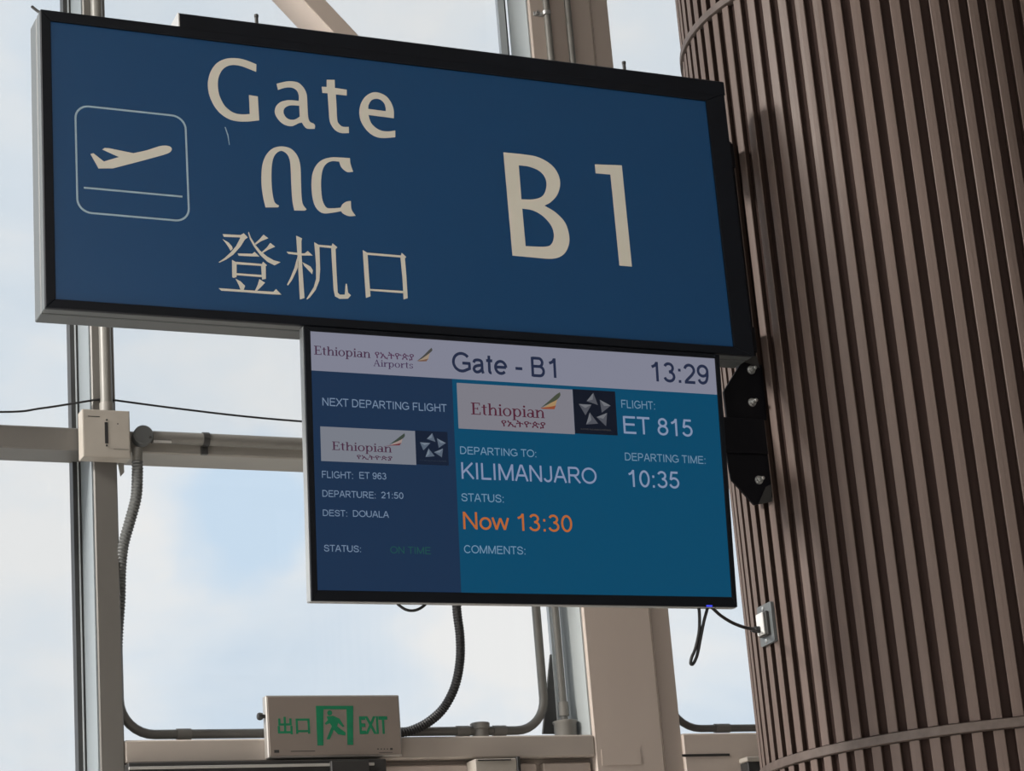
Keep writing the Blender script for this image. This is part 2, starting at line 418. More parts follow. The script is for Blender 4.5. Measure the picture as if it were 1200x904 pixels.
# ------------------------------------------------------------------ gate sign
SX0, SX1, SZ0, SZ1, SY, SD = 1.0947, 2.9129, 1.7099+EYE, 2.4430+EYE, 4.63, .105
def sf(u, v, d): return V3(u, SY-d, v)              # frame: u across, v up, d towards the viewer
def suv(x, y): p = at(x, y, SY+.006); return (p.x, p.z)
sign = root('gate_sign', ((SX0+SX1)/2, SY+SD/2, SZ0), 'wide blue gate sign reading Gate B1 with a plane pictogram', 'sign')
g = G().box(SX0, SX1, SY+.047, SY+SD, SZ0, SZ1, .002); build(g, 'rear_housing', MT['signside'], sign)
build(G().box(SX0+.003, SX1-.003, SY+.0395, SY+.0475, SZ0+.003, SZ1-.003), 'seam', MT['gasket'], sign)
g = G().box(SX0, SX1, SY+.012, SY+.040, SZ0, SZ1, .002)
build(g, 'front_housing', MT['signside'], sign)
# face frame: four black mitred bars around the recessed face
fx0 = suv(62, 200)[0]; fx1 = suv(843, 265)[0]; fz1 = suv(500, 79)[1]; fz0 = suv(500, 382)[1]
def frame_bar(p):
    return build(G().prism(p, -.012, 0, sf, .0015), 'frame_bar', MT['signframe'], sign)
frame_bar([(SX0, SZ0), (SX1, SZ0), (fx1, fz0), (fx0, fz0)])
frame_bar([(SX0, SZ1), (fx0, fz1), (fx1, fz1), (SX1, SZ1)])
frame_bar([(SX0, SZ0), (fx0, fz0), (fx0, fz1), (SX0, SZ1)])
frame_bar([(SX1, SZ0), (SX1, SZ1), (fx1, fz1), (fx1, fz0)])
build(G().prism([(SX0+.01, SZ0+.01), (SX1-.01, SZ0+.01), (SX1-.01, SZ1-.01), (SX0+.01, SZ1-.01)], -.011, -.006, sf), 'face_panel', MT['signblue'], sign)
# raised cover along the top
tx0 = at(210, 11, SY).x; tz = SZ1+.0365
g = G().prism([(SY-.0005, SZ1-.004), (SY-.0005, tz-.004), (SY+.004, tz), (SY+SD-.02, tz-.006), (SY+SD-.004, SZ1-.004)], tx0, SX1+.002, lambda u, v, d: V3(d, u, v))
build(g, 'top_cover', MT['signframe'], sign)
g = G().prism([(SY-.001, SZ1), (SY-.001, tz-.003), (SY+.004, tz+.001), (SY+SD-.02, tz-.005), (SY+SD-.006, SZ1)], tx0-.003, tx0-.0002, lambda u, v, d: V3(d, u, v))
build(g, 'end_cap', MT['silver'], sign)
for (x, y, Yb) in ((300.5, 22, SY+.04), (732, 83, SY+.04)):
    p = at(x, y, Yb); build(G().lathe((p.x, p.y, tz-.012), (0, 0, 1), [(0, .0045), (.046, .0045), (.047, .0055), (.053, .0055), (.054, .004)], 12), 'bolt', MT['metaldark'], sign)
p = at(46, 10, SY+.03)
build(G().tube(bez([(SX0+.008, SY+.02, SZ1-.002), (SX0-.001, SY+.03, SZ1+.010), (SX0-.012, SY+.035, SZ1+.022)], 4), .0035, 8), 'wire_end', MT['metaldark'], sign)
# lettering
def px(pts, o, k): return [((x[0]/k+o[0], x[1]/k+o[1]) + ((1,) if len(x) > 2 else ())) for x in pts]
def sglyph(outs):
    return [[suv(*q) for q in smooth_poly(o)] for o in outs]
AD, AT = -.0058, .0012
def sign_art(name, outs_list, material, smooth_it=True):
    ms = []
    for outs in outs_list:
        ps = sglyph(outs) if smooth_it else [[suv(*q) for q in o] for o in outs]
        ms.append(art_mesh(ps, sf, AD, AT))
    return link_mesh(join_meshes(ms), name, MT[material], sign)
oG = ((235, 60), 9.042)
Gg = [px([(590,142,1),(500,105),(420,82),(330,75),(250,88),(170,130),(110,210),(80,310),(80,400),(100,490),(150,590),(220,670),(310,725),(400,745),(500,747),(620,735,1),(605,482,1),(512,467,1),(520,668,1),(440,672),(370,662),(310,632),(250,575),(205,490),(185,410),(182,330),(195,265),(230,200),(280,162),(345,147),(420,157),(500,185),(588,220,1)], *oG)]
ga = [[(324,98.4,1),(334.5,95.9),(341.7,95.5),(348.9,97),(353.5,100.6),(356.6,104.6),(358.9,109.8),(359.7,115.7),(360.3,128.7),(361.2,139),(363.5,143.4),(367.3,145.2),(369,147.7),(368.6,151.2,1),(360.3,151),(356.5,148.2),(353.8,143.9,1),(350,144.6),(345.6,146.8),(341.2,148.1),(334.5,146.8),(327.9,142.4),(323.5,136.3),(321.8,130.8),(323.5,124.7),(327.9,120.3),(334.5,118.1),(341.2,117.7),(350,118.6,1),(350,112),(347.8,106.4),(343.4,103.4),(337.9,102.6),(332.3,103.5),(325.7,105.6,1)],
      [(350.6,124.1,1),(341.2,123.6),(335.6,125.3),(332.5,128.6),(332.3,133),(335.1,138),(340,140.5),(345.6,140.2),(351.1,136.9,1)]]
o3 = ((350, 80), 9.231)
gt = [px([(302,127,1),(388,128,1),(390,215,1),(518,235,1),(518,297,1),(400,285,1),(408,420),(415,560),(435,605),(475,635),(540,637,1),(542,703,1),(460,702),(400,675),(355,620),(332,555),(322,420),(312,272,1),(255,268,1),(248,202,1),(302,205,1)], *o3)]
ge = [px([(1028,543,1),(1025,450),(990,360),(930,295),(840,262),(770,275),(710,320),(670,390),(655,470),(668,560),(710,640),(770,705),(840,745),(920,757),(1043,748,1),(1043,675,1),(980,685),(900,680),(830,645),(780,590),(752,507,1)], *o3),
      px([(750,442,1),(755,400),(785,350),(830,332),(880,340),(920,375),(938,420),(942,467,1)], *o3)]
sign_art('gate_lettering', [Gg, ga, gt, ge], 'ivory')
o4 = ((295, 165), 9.038)
b1 = [px([(145,708,1),(120,600),(103,470),(103,340),(118,230),(160,140),(225,82),(310,62),(400,80),(460,130),(498,200),(515,290),(520,420),(525,580),(540,675),(580,730,1),(560,742,1),(450,740,1),(430,640),(418,470),(412,300),(400,200),(370,140),(315,108),(265,130),(230,180),(212,260),(207,380),(212,500),(225,600),(245,660),(288,690,1),(280,707,1)], *o4)]
b2 = [px([(1038,186,1),(1045,250),(1072,330,1),(1010,332),(950,285),(925,222,1),(850,218),(790,245),(750,310),(733,420),(735,540),(750,640),(790,710),(850,718),(940,712,1),(960,675),(1000,648),(1048,640,1),(1055,730),(1098,797,1),(1030,800),(970,775),(945,748,1),(850,765),(760,770),(700,735),(660,670),(638,570),(632,450),(645,340),(690,250),(760,198),(850,178),(930,180)], *o4)]
sign_art('amharic_lettering', [b1, b2], 'ivory')
o5 = ((245, 265), 9.517); o6 = ((360, 275), 9.231)
cj = [px(q, *o5) for q in (
 [(150,92),(350,103),(385,82),(430,130),(400,150),(350,230),(270,320),(190,375),(115,410),(105,405),(170,360),(240,295),(300,225),(345,140),(345,128),(165,122)],
 [(150,148),(215,185),(255,230),(262,255),(240,278),(215,235),(180,185)],
 [(440,65),(465,130),(510,205),(570,280),(650,345),(720,385),(795,405),(730,440),(650,400),(570,325),(500,230),(455,150),(435,80)],
 [(605,98),(658,138),(580,170),(520,210),(508,197),(560,150)],
 [(680,190),(735,233),(660,265),(600,302),(588,290),(640,245)],
 [(318,308),(480,312),(505,290),(560,342),(480,340),(330,332)],
 [(255,380),(305,408),(305,570),(275,580),(258,572)],
 [(600,400),(645,440),(630,450),(632,590),(590,600),(580,450)],
 [(303,402),(585,425),(585,447),(303,428)], [(303,528),(585,548),(585,572),(303,550)],
 [(295,590),(350,620),(400,670),(385,712),(350,712),(335,670)],
 [(560,595),(622,635),(570,690),(520,735),(510,725),(540,660)],
 [(108,695),(400,716),(715,736),(745,705),(805,768),(700,764),(400,740),(135,722)],
 [(970,110),(1035,140),(1028,170),(1030,330),(1045,560),(1062,805),(1012,820),(1000,600),(985,330)],
 [(865,288),(985,300),(985,324),(885,312)],
 [(985,345),(1000,440),(960,530),(920,610),(880,665),(868,655),(910,570),(950,470)])]
cj += [[(353.2,297.2),(356.5,297.4),(360.4,294.4),(366.2,299.8),(353.2,299.6)],
 [(354.3,307.6),(360.6,311),(363.8,312.9),(366.5,317.2),(365.6,321.6),(360.5,316),(356.4,311.8)]]
cj += [px(q, *o6) for q in (
 [(75,85),(118,112),(130,135),(138,380),(130,500),(90,600),(30,680),(-2,705),(-8,695),(70,570),(95,480),(95,330),(85,200)],
 [(118,112),(260,124),(260,148),(128,135)],
 [(272,97),(325,140),(305,160),(315,400),(328,630),(350,652),(405,652),(415,535),(428,535),(440,630),(472,660),(440,695),(350,697),(300,670),(285,600),(270,350),(258,140)],
 [(600,170),(650,200),(665,440),(683,670),(635,687),(620,480),(605,250)],
 [(1020,200),(1070,245),(1055,260),(1070,440),(1085,690),(1042,703),(1030,480),(1008,250)],
 [(645,198),(1012,228),(1012,250),(650,220)], [(670,590),(1040,612),(1040,637),(672,608)])]
sign_art('chinese_lettering', [[q] for q in cj], 'ivory', False)
o7 = ((570, 160), 5.316)
gB = [px([(105,100,1),(230,113),(320,130),(400,175),(445,235),(458,300),(440,365),(400,410),(360,432,1),(430,475),(490,540),(515,625),(508,690),(475,740),(410,763),(290,755),(162,743,1)], *o7),
      px([(200,180,1),(270,190),(335,220),(370,270),(370,330),(345,375),(290,393),(217,393,1)], *o7),
      px([(222,450,1),(290,462),(355,500),(405,560),(420,620),(405,670),(365,688),(243,685,1)], *o7)]
g1 = [px([(675,175,1),(842,181,1),(905,812,1),(828,805,1),(772,238,1),(680,230,1)], *o7)]
sign_art('gate_number', [gB, g1], 'ivory')
o8 = ((80, 110), 5.653)
gp = [px([(147,400,1),(165,395,1),(235,450,1),(335,420,1),(225,370,1),(240,360,1),(270,362,1),(430,395,1),(520,375),(610,347),(665,348),(685,368),(660,395),(560,425),(430,460),(295,495,1),(200,495,1)], *o8)]
sign_art('plane_pictogram', [gp], 'ivory')
# rounded line frame and the ground line of the pictogram
c4 = [suv(*q) for q in ((87.8, 123.8), (216.6, 136.6), (222, 260.4), (91, 248.2))]
ru0 = (c4[0][0]+c4[3][0])/2; ru1 = (c4[1][0]+c4[2][0])/2; rv1 = (c4[0][1]+c4[1][1])/2; rv0 = (c4[2][1]+c4[3][1])/2
def rrect(u0, u1, v0, v1, r, n=8):
    p = []
    for cx, cy, a in ((u1-r, v1-r, 0), (u0+r, v1-r, 90), (u0+r, v0+r, 180), (u1-r, v0+r, 270)):
        for k in range(n+1):
            t = math.radians(a+90*k/n); p.append((cx+r*math.cos(t), cy+r*math.sin(t)))
    return p
hw = .0021
lm1 = art_mesh([rrect(ru0-hw, ru1+hw, rv0-hw, rv1+hw, .034), rrect(ru0+hw, ru1-hw, rv0+hw, rv1-hw, .034-hw*1.6)], sf, AD, AT)
la = suv(98.2, 219.7); lb = suv(213.6, 231.2); lv = (la[1]+lb[1])/2
lm2 = art_mesh([[(la[0], lv-hw), (lb[0], lv-hw), (lb[0], lv+hw), (la[0], lv+hw)]], sf, AD, AT)
link_mesh(join_meshes([lm1, lm2]), 'pictogram_border', MT['paleblue'], sign)
sc_ = [suv(*q) for q in ((263.2,149),(264.2,149),(267.5,158),(269.2,170),(268.4,170),(266.5,159))]
link_mesh(art_mesh([sc_], sf, AD, .0004), 'scratch', MT['paleblue'], sign)

# ------------------------------------------------------------------ flight display
TT = .07272
TO = V3(1.7121, 4.6286, 1.6946+EYE); TW, TH = 1.08, .6075
TEY = V3(0, -math.sin(TT), math.cos(TT)); TEN = V3(0, -math.cos(TT), -math.sin(TT))   # up, towards the viewer
def tf(u, v, d): return TO + V3(1, 0, 0)*u + TEY*v + TEN*d      # origin: top left corner of the lit area
def tuv(x, y):
    p = on_plane(x, y, TO, TEN)-TO; return (p.x, p.dot(TEY))
tv = root('departure_display', tf(TW/2, -TH-.02, -.03), 'flat departure screen below the gate sign showing flight ET 815 to Kilimanjaro', 'screen')
bl, br = tuv(357.6, 560)[0], tuv(853.8, 560)[0]; bb, bt = -TH-.026, .0125
bl = -.0165; br = TW+.0145
g = G().prism([(bl, bb), (br, bb), (br, bt), (bl, bt)], -.028, -.004, tf, .002); build(g, 'edge_band', MT['tvside'], tv)
def bar(p): return build(G().prism(p, -.006, .004, tf, .001), 'bezel', MT['tvblack'], tv)
e_ = .0015
bar([(bl+e_, bb+e_), (br-e_, bb+e_), (TW, -TH), (0, -TH)]); bar([(bl+e_, bt-e_), (0, 0), (TW, 0), (br-e_, bt-e_)])
bar([(bl+e_, bb+e_), (0, -TH), (0, 0), (bl+e_, bt-e_)]); bar([(br-e_, bb+e_), (br-e_, bt-e_), (TW, 0), (TW, -TH)])
g = G().prism([(.16, bb+.06), (TW-.16, bb+.06), (TW-.16, -.12), (.16, -.12)], -.062, -.026, tf, .01); build(g, 'back_cover', MT['tvblack'], tv)
SCN = build(G().prism([(-.002, -TH-.002), (TW+.002, -TH-.002), (TW+.002, .002), (-.002, .002)], -.003, 0, tf), 'screen', MT['tvblack'], tv)
HV = (tuv(365.2, 435.7)[1]+tuv(838.7, 461.5)[1])/2
PU = (tuv(530, 446)[0]+tuv(540.2, 695.6)[0])/2
def rect(u0, u1, v0, v1): return [(u0, v0), (u1, v0), (u1, v1), (u0, v1)]
def scr(name, polys, rgb, d, label=None):
    o = link_mesh(join_meshes([art_mesh([p], tf, d, .0003) for p in polys]), name, lit('lit '+name+' %d %d %d' % rgb, rgb), SCN)
    return o
scr('header_bar', [rect(0, TW, HV, 0)], (126, 128, 144), .0002)
scr('next_flight_panel', [rect(.0, PU, -TH, HV)], (26, 47, 74), .0002)
scr('current_flight_panel', [rect(PU, TW, -TH, HV)], (8, 70, 101), .0002)
def quad_rect(a, b, c, d):
    A, B, C_, D = tuv(*a), tuv(*b), tuv(*c), tuv(*d)
    return rect((A[0]+D[0])/2, (B[0]+C_[0])/2, (C_[1]+D[1])/2, (A[1]+B[1])/2)
scr('logo_card', [quad_rect((534.7,449.7),(670.8,456.2),(673.3,508.7),(537.5,503))], (122, 121, 130), .0008)
scr('logo_card', [quad_rect((375.4,500.7),(485.9,504.8),(487.8,544.6),(376,541.2))], (118, 122, 132), .0008)
scr('alliance_tile', [quad_rect((671,456.3),(720.8,459.2),(723.3,510.3),(673.5,508.7))], (17, 22, 34), .0008)
scr('alliance_tile', [quad_rect((486.2,504.8),(523.8,506.6),(526,546),(488,544.6))], (20, 31, 50), .0008)
# text lines: (text, baseline left, baseline right, top left, colour)
TX = [
 ('Gate - B1', (531.3,436.7), (655.3,442.7), (531,413.4), (34, 42, 66)),
 ('13:29', (762.8,447.2), (830.4,450.8), (762.8,424.3), (34, 42, 66)),
 ('FLIGHT:', (728,478.7), (767.8,480), (728,469.3), (104, 132, 156)),
 ('ET 815', (730.5,508.5), (811.5,512), (730,488.2), (126, 140, 168)),
 ('DEPARTING TIME:', (732.3,540.3), (827,543.7), (732,531.2), (104, 132, 156)),
 ('10:35', (735.9,570.8), (796,573), (735.5,550.9), (126, 140, 168)),
 ('DEPARTING TO:', (539.1,532.7), (628.7,536), (538.6,523.8), (106, 136, 162)),
 ('KILIMANJARO', (540.8,562.3), (698.4,566.8), (540.3,542.9), (126, 138, 168)),
 ('STATUS:', (540.8,588), (590.6,589.2), (540.3,578.6), (106, 136, 162)),
 ('Now 13:30', (542.8,620.9), (670.2,623.7), (542.4,600.6), (178, 98, 48)),
 ('COMMENTS:', (544.1,649), (616,649.9), (543.8,639.6), (106, 136, 162)),
 ('NEXT DEPARTING FLIGHT', (377.7,476.2), (522.9,482.7), (377.3,466.9), (112, 131, 156)),
 ('FLIGHT:', (377.1,560.6), (413.8,561.4), (376.9,552.4), (112, 131, 156)),
 ('ET 963', (420.9,561.4), (452.5,562.3), (420.4,553.6), (112, 131, 156)),
 ('DEPARTURE:', (377.7,582.9), (440.4,584.2), (377.5,575.1), (112, 131, 156)),
 ('21:50', (446.9,584.4), (472.4,585), (446.9,576.8), (112, 131, 156)),
 ('DEST:', (378.2,605), (407,605.8), (378.2,597.6), (112, 131, 156)),
 ('DOUALA', (413.5,606.1), (455.1,607), (413.5,598.5), (112, 131, 156)),
 ('STATUS:', (379.7,646.8), (423.2,647.5), (379.7,639), (112, 131, 156)),
 ('ON TIME', (457.7,648.8), (504.5,650), (457.3,640.5), (30, 76, 72)),
 ('\u12e8\u12a2\u1275\u12ee\u1335\u12eb', (439.3,421.2), (485,423), (439,412.3), (80, 54, 80)),
 ('\u12e8\u12a2\u1275\u12ee\u1335\u12eb', (587.5,501), (639.2,503), (587,492.2), (78, 32, 50)),
 ('\u12e8\u12a2\u1275\u12ee\u1335\u12eb', (418,539), (459.6,540.5), (417.7,533), (72, 42, 64)),
 ('A STAR ALLIANCE MEMBER', (680,504.2), (716,505.3), (680,502.4), (62, 60, 60)),
 ('A STAR ALLIANCE MEMBER', (491.5,540.6), (523,541.4), (491.5,539.4), (44, 54, 68)),
]
# plain sans letters of the display, drawn as strokes (cap height 1)
def arc(cx, cy, rx, ry, a0, a1, n=14):
    return [(cx+rx*math.cos(math.radians(a0+(a1-a0)*k/n)), cy+ry*math.sin(math.radians(a0+(a1-a0)*k/n))) for k in range(n+1)]
def cr(pts, n=4):
    P = [Vector(p) for p in pts]; P = [P[0]*2-P[1]]+P+[P[-1]*2-P[-2]]; out = []
    for i in range(1, len(P)-2):
        for k in range(n):
            t = k/n; a, b, c, d = P[i-1:i+3]; v = .5*((2*b)+(c-a)*t+(2*a-5*b+4*c-d)*t*t+(3*b-a-3*c+d)*t**3); out.append((v.x, v.y))
    return out+[tuple(pts[-1])]
six = [arc(.39,.32,.27,.262,0,360,20), cr([(.64,.76),(.57,.89),(.41,.942),(.23,.85),(.135,.6),(.12,.32)])]
def bowl(x, t, b, xr): r = (t-b)/2; return [(x, t)]+arc(xr, (t+b)/2, r*.95, r, 90, -90, 12)+[(x, b)]
SANS = {
 'A': (.93, [[(.065,0),(.43,.98)], [(.865,0),(.50,.98)], [(.22,.345),(.71,.345)], [(.40,.945),(.53,.945)]]), 'B': (.93, [[(.14,0),(.14,1)], bowl(.14,.945,.53,.50), bowl(.14,.53,.055,.53)]),
 'C': (1.01, [arc(.52,.5,.425,.443,38,322,22)]), 'D': (1.01, [[(.15,0),(.15,1)], [(.15,.945)]+arc(.46,.5,.43,.445,90,-90,16)+[(.15,.055)]]),
 'E': (.93, [[(.16,0),(.16,1)], [(.16,.945),(.85,.945)], [(.16,.53),(.80,.53)], [(.16,.055),(.88,.055)]]), 'F': (.85, [[(.16,0),(.16,1)], [(.16,.945),(.80,.945)], [(.16,.50),(.70,.50)]]),
 'G': (1.09, [arc(.54,.5,.445,.443,38,300,22)+[(.96,.20),(.96,.46)], [(1.02,.46),(.58,.46)]]), 'H': (1.01, [[(.15,0),(.15,1)], [(.87,0),(.87,1)], [(.15,.54),(.87,.54)]]),
 'I': (.39, [[(.195,0),(.195,1)]]), 'J': (.70, [[(.55,1),(.55,.3)]+arc(.315,.29,.235,.235,0,-165,12)]), 'K': (.93, [[(.15,0),(.15,1)], [(.83,.98),(.15,.34)], [(.40,.57),(.88,.02)]]),
 'L': (.78, [[(.15,0),(.15,1)], [(.15,.055),(.74,.055)]]), 'M': (1.16, [[(.14,0),(.14,1)], [(1.02,0),(1.02,1)], [(.15,.97),(.58,.04)], [(1.01,.97),(.58,.04)]]),
 'N': (1.01, [[(.15,0),(.15,1)], [(.86,0),(.86,1)], [(.16,.96),(.85,.04)]]), 'O': (1.09, [arc(.545,.5,.46,.443,0,360,28)]), 'P': (.93, [[(.15,0),(.15,1)], bowl(.15,.945,.46,.55)]),
 'R': (1.01, [[(.16,0),(.16,1)], bowl(.16,.945,.48,.60), [(.52,.46),(.91,.02)]]), 'S': (.93, [cr([(.80,.70),(.72,.86),(.47,.942),(.25,.88),(.155,.73),(.23,.60),(.47,.52),(.71,.44),(.81,.28),(.73,.12),(.48,.057),(.22,.12),(.11,.33)])]),
 'T': (.85, [[(.425,0),(.425,1)], [(.03,.945),(.82,.945)]]), 'U': (1.01, [[(.14,1),(.14,.38)]+arc(.505,.38,.365,.325,180,360,14)+[(.87,1)]]), 'X': (.93, [[(.06,0),(.86,1)], [(.07,1),(.88,0)]]),
 'a': (.777, [cr([(.11,.52),(.17,.63),(.35,.668),(.52,.62),(.56,.5)])+[(.56,.16),(.61,.0)], cr([(.56,.42),(.33,.38),(.17,.32),(.11,.2),(.17,.09),(.29,.055),(.43,.1),(.54,.2),(.56,.3)])]),
 'e': (.777, [arc(.39,.36,.29,.307,0,318,20), [(.10,.37),(.68,.37)]]), 't': (.42, [[(.18,.92),(.18,.17)]+arc(.27,.15,.09,.095,180,285,6), [(.02,.665),(.36,.665)]]), 'o': (.777, [arc(.39,.36,.295,.307,0,360,22)]),
 'w': (1.01, [[(.04,.72),(.26,.03)], [(.26,.03),(.505,.69)], [(.505,.69),(.75,.03)], [(.75,.03),(.97,.72)]]),
 '0': (.777, [arc(.39,.5,.275,.443,0,360,24)]), '1': (.777, [[(.46,0),(.46,1)], cr([(.46,.97),(.35,.82),(.16,.73)])]), '2': (.777, [arc(.38,.68,.27,.262,165,-18,12)+[(.52,.44),(.22,.17),(.13,.055)], [(.08,.055),(.69,.055)]]),
 '3': (.777, [arc(.36,.735,.235,.208,160,-90,14), arc(.37,.295,.275,.238,90,-165,16)]), '5': (.777, [[(.64,.94),(.23,.94),(.15,.50)], arc(.37,.33,.28,.273,140,-160,18)]), '6': (.777, six),
 '8': (.777, [arc(.39,.738,.225,.205,0,360,20), arc(.39,.292,.275,.236,0,360,20)]), '9': (.777, [[(.775-x, 1-y) for x, y in q] for q in six]),
 ':': (.39, [[(.195,0),(.195,.14)], [(.195,.58),(.195,.72)]]), '-': (.465, [[(.04,.36),(.42,.36)]]), ' ': (.39, []),
}
def sans_words(s, u0, u1, v0, vt, wgt):
    """one flat mesh for each word"""
    tot = sum(SANS[c][0] for c in s); k = (u1-u0)/(tot-.16); hgt = vt-v0; x = -.08; out = []; bm = None; d = .0012
    def ribbon(bm, P):
        n = len(P); hw_ = wgt/2; row = []; closed = (Vector(P[0])-Vector(P[-1])).length < 1e-6
        for i in range(n):
            a = Vector(P[i-1]) if i else (Vector(P[n-2]) if closed else None); b = Vector(P[i]); c = Vector(P[i+1]) if i < n-1 else (Vector(P[1]) if closed else None)
            t0 = (b-a).normalized() if a is not None else None; t1 = (c-b).normalized() if c is not None else None
            t = (t0+t1) if (t0 and t1) else (t0 or t1)
            t = t.normalized(); nn = Vector((-t.y, t.x)); sc = 1/max(.5, nn.dot(Vector((-t1.y, t1.x)))) if (t0 and t1) else 1
            row.append([bm.verts.new(tf(u0+(x+q.x)*k, v0+q.y*hgt, d)) for q in (b-nn*hw_*sc, b+nn*hw_*sc)])
        for i in range(n-1): bm.faces.new([row[i][0], row[i+1][0], row[i+1][1], row[i][1]])
    for c in s+' ':
        if c == ' ':
            if bm and len(bm.faces):
                bmesh.ops.recalc_face_normals(bm, faces=bm.faces[:]); me = bpy.data.meshes.new('word'); bm.to_mesh(me); out.append(me); bm.free()
            bm = None
        else:
            if bm is None: bm = bmesh.new()
            for q in SANS[c][1]: ribbon(bm, q)
        x += SANS[c][0]
    return out
MATC = {}
def litm(rgb):
    if rgb not in MATC: MATC[rgb] = lit('lit text %d %d %d' % rgb, rgb)
    return MATC[rgb]
for s, a, b, t, rgb in TX:
    A, B, T = tuv(*a), tuv(*b), tuv(*t)
    v0 = (A[1]+B[1])/2
    if ord(s[0]) > 255 or s.startswith('A STAR'):
        link_mesh(text_mesh(s, tf, A[0], B[0], v0, v0+(T[1]-A[1]), .0012, .0003, .010 if ord(s[0]) > 255 else 0), 'text_line', litm(rgb), SCN)
    else:
        for me in sans_words(s, A[0], B[0], v0, v0+(T[1]-A[1]), .148 if rgb == (34, 42, 66) else .125):
            link_mesh(me, 'text_line', litm(rgb), SCN)
# serif wordmarks drawn stroke by stroke
def ringp(cx, cy, rx, ry, ix, iy): return [arc(cx, cy, rx, ry, 0, 345, 22), arc(cx, cy, ix, iy, 0, 345, 22)]
def cres(cx, cy, rx, ry, ix, iy, a0, a1): return [arc(cx, cy, rx, ry, a0, a1)+arc(cx, cy, ix, iy, a1, a0)]
def R_(a, b, c, d): return [[(a, b), (c, b), (c, d), (a, d)]]
SERIF = {
 'E': (.70, [R_(.1,0,.23,1), R_(0,.935,.6,1), R_(.545,.78,.6,1), R_(.22,.475,.47,.54), R_(.42,.4,.47,.62), R_(0,0,.63,.065), R_(.575,0,.63,.24)]),
 't': (.42, [R_(.11,.1,.23,.86), R_(0,.62,.36,.68), cres(.26,.14,.15,.15,.03,.085,180,300)]),
 'h': (.68, [R_(.07,0,.19,1), R_(0,.945,.19,1), R_(0,0,.26,.055), R_(.45,0,.57,.42), R_(.38,0,.64,.055), cres(.36,.40,.21,.28,.11,.2,0,160)]),
 'n': (.68, [R_(.07,0,.19,.68), R_(0,.625,.19,.68), R_(0,0,.26,.055), R_(.45,0,.57,.42), R_(.38,0,.64,.055), cres(.36,.40,.21,.28,.11,.2,0,160)]),
 'i': (.30, [R_(.08,0,.2,.68), R_(0,.625,.2,.68), R_(0,0,.28,.055), [arc(.14,.89,.075,.085,0,345,16)]]),
 'o': (.64, [ringp(.3,.34,.29,.355,.17,.295)]),
 'p': (.68, [R_(.07,-.3,.19,.68), R_(0,.625,.19,.68), R_(0,-.3,.27,-.245), ringp(.34,.34,.27,.355,.15,.29)]),
 'a': (.58, [ringp(.23,.19,.22,.205,.11,.145), R_(.36,.03,.48,.46), R_(.42,0,.57,.055), cres(.26,.46,.22,.22,.11,.165,0,150), R_(.2,.35,.40,.40)]),
 'A': (.80, [[[(.06,0),(.12,0),(.40,.92),(.36,1)]], [[(.56,0),(.70,0),(.42,1),(.34,1)]], R_(.18,.33,.58,.39), R_(0,0,.22,.05), R_(.48,0,.78,.05)]),
 'r': (.50, [R_(.07,0,.19,.68), R_(0,.625,.19,.68), R_(0,0,.28,.055), cres(.36,.42,.18,.26,.09,.17,40,175)]),
 's': (.48, [cres(.22,.51,.19,.18,.10,.115,20,270), cres(.22,.18,.20,.19,.10,.12,-160,90), R_(.36,.5,.40,.68), R_(.02,0,.06,.18)]),
}
def serif(word, a, b, t, rgb):
    A, B, T = tuv(*a), tuv(*b), tuv(*t); v0 = (A[1]+B[1])/2; hgt = T[1]-A[1]
    wsum = sum(SERIF[c][0] for c in word); k = (B[0]-A[0])/(wsum-.04); x = 0; ms = []
    for c in word:
        for polys in SERIF[c][1]:
            ms.append(art_mesh([[(A[0]+(x+p[0])*k, v0+p[1]*hgt) for p in q] for q in polys], tf, .0012, .0003))
        x += SERIF[c][0]
    link_mesh(join_meshes(ms), 'wordmark', litm(rgb), SCN)
serif('Ethiopian', (368,416), (434,419.7), (368.3,405.7), (66, 40, 64))
serif('Airports', (437.3,430), (484,431.7), (437.3,422.2), (66, 48, 78))
serif('Ethiopian', (552,486.2), (638.3,490.3), (551.7,472.2), (78, 32, 50))
serif('Ethiopian', (389,527.7), (459,530.7), (388.7,517.7), (70, 40, 62))
def wing(o, k, gpts, ypts, rpts, cols):
    for nm, pts, rgb, d in (('wing_mark', ypts, cols[1], .0012), ('wing_mark', gpts, cols[0], .0015), ('wing_mark', rpts, cols[2], .0015)):
        link_mesh(art_mesh([[tuv(*q) for q in smooth_poly(px(pts, o, k), 4)]], tf, d, .0003), nm, litm(rgb), SCN)
wing((530,440), 6, [(755,120,1),(757,145),(735,172),(690,196),(620,230,1),(680,180),(725,140)], [(738,165,1),(722,218,1),(630,234,1),(690,196)], [(727,213,1),(716,240,1),(640,238),(618,230,1),(690,222)], ((66, 72, 58), (158, 130, 92), (138, 72, 48)))
wing((370,495), 7.5, [(778,98,1),(780,125),(755,150),(705,175),(645,197,1),(700,158),(745,122)], [(762,140,1),(750,190,1),(650,205,1),(705,172)], [(750,182,1),(735,205,1),(665,207),(600,212,1),(700,195)], ((56, 66, 58), (150, 132, 128), (104, 48, 56)))
wing((360,385), 7.5, [(1090,172,1),(1097,195),(1075,218),(1010,265),(965,287,1),(1020,240),(1060,200)], [(1078,212,1),(1062,272,1),(970,288,1),(1015,258)], [(1062,268,1),(1046,291,1),(990,292),(958,287,1),(1015,278)], ((68, 68, 66), (150, 134, 116), (112, 84, 70)))
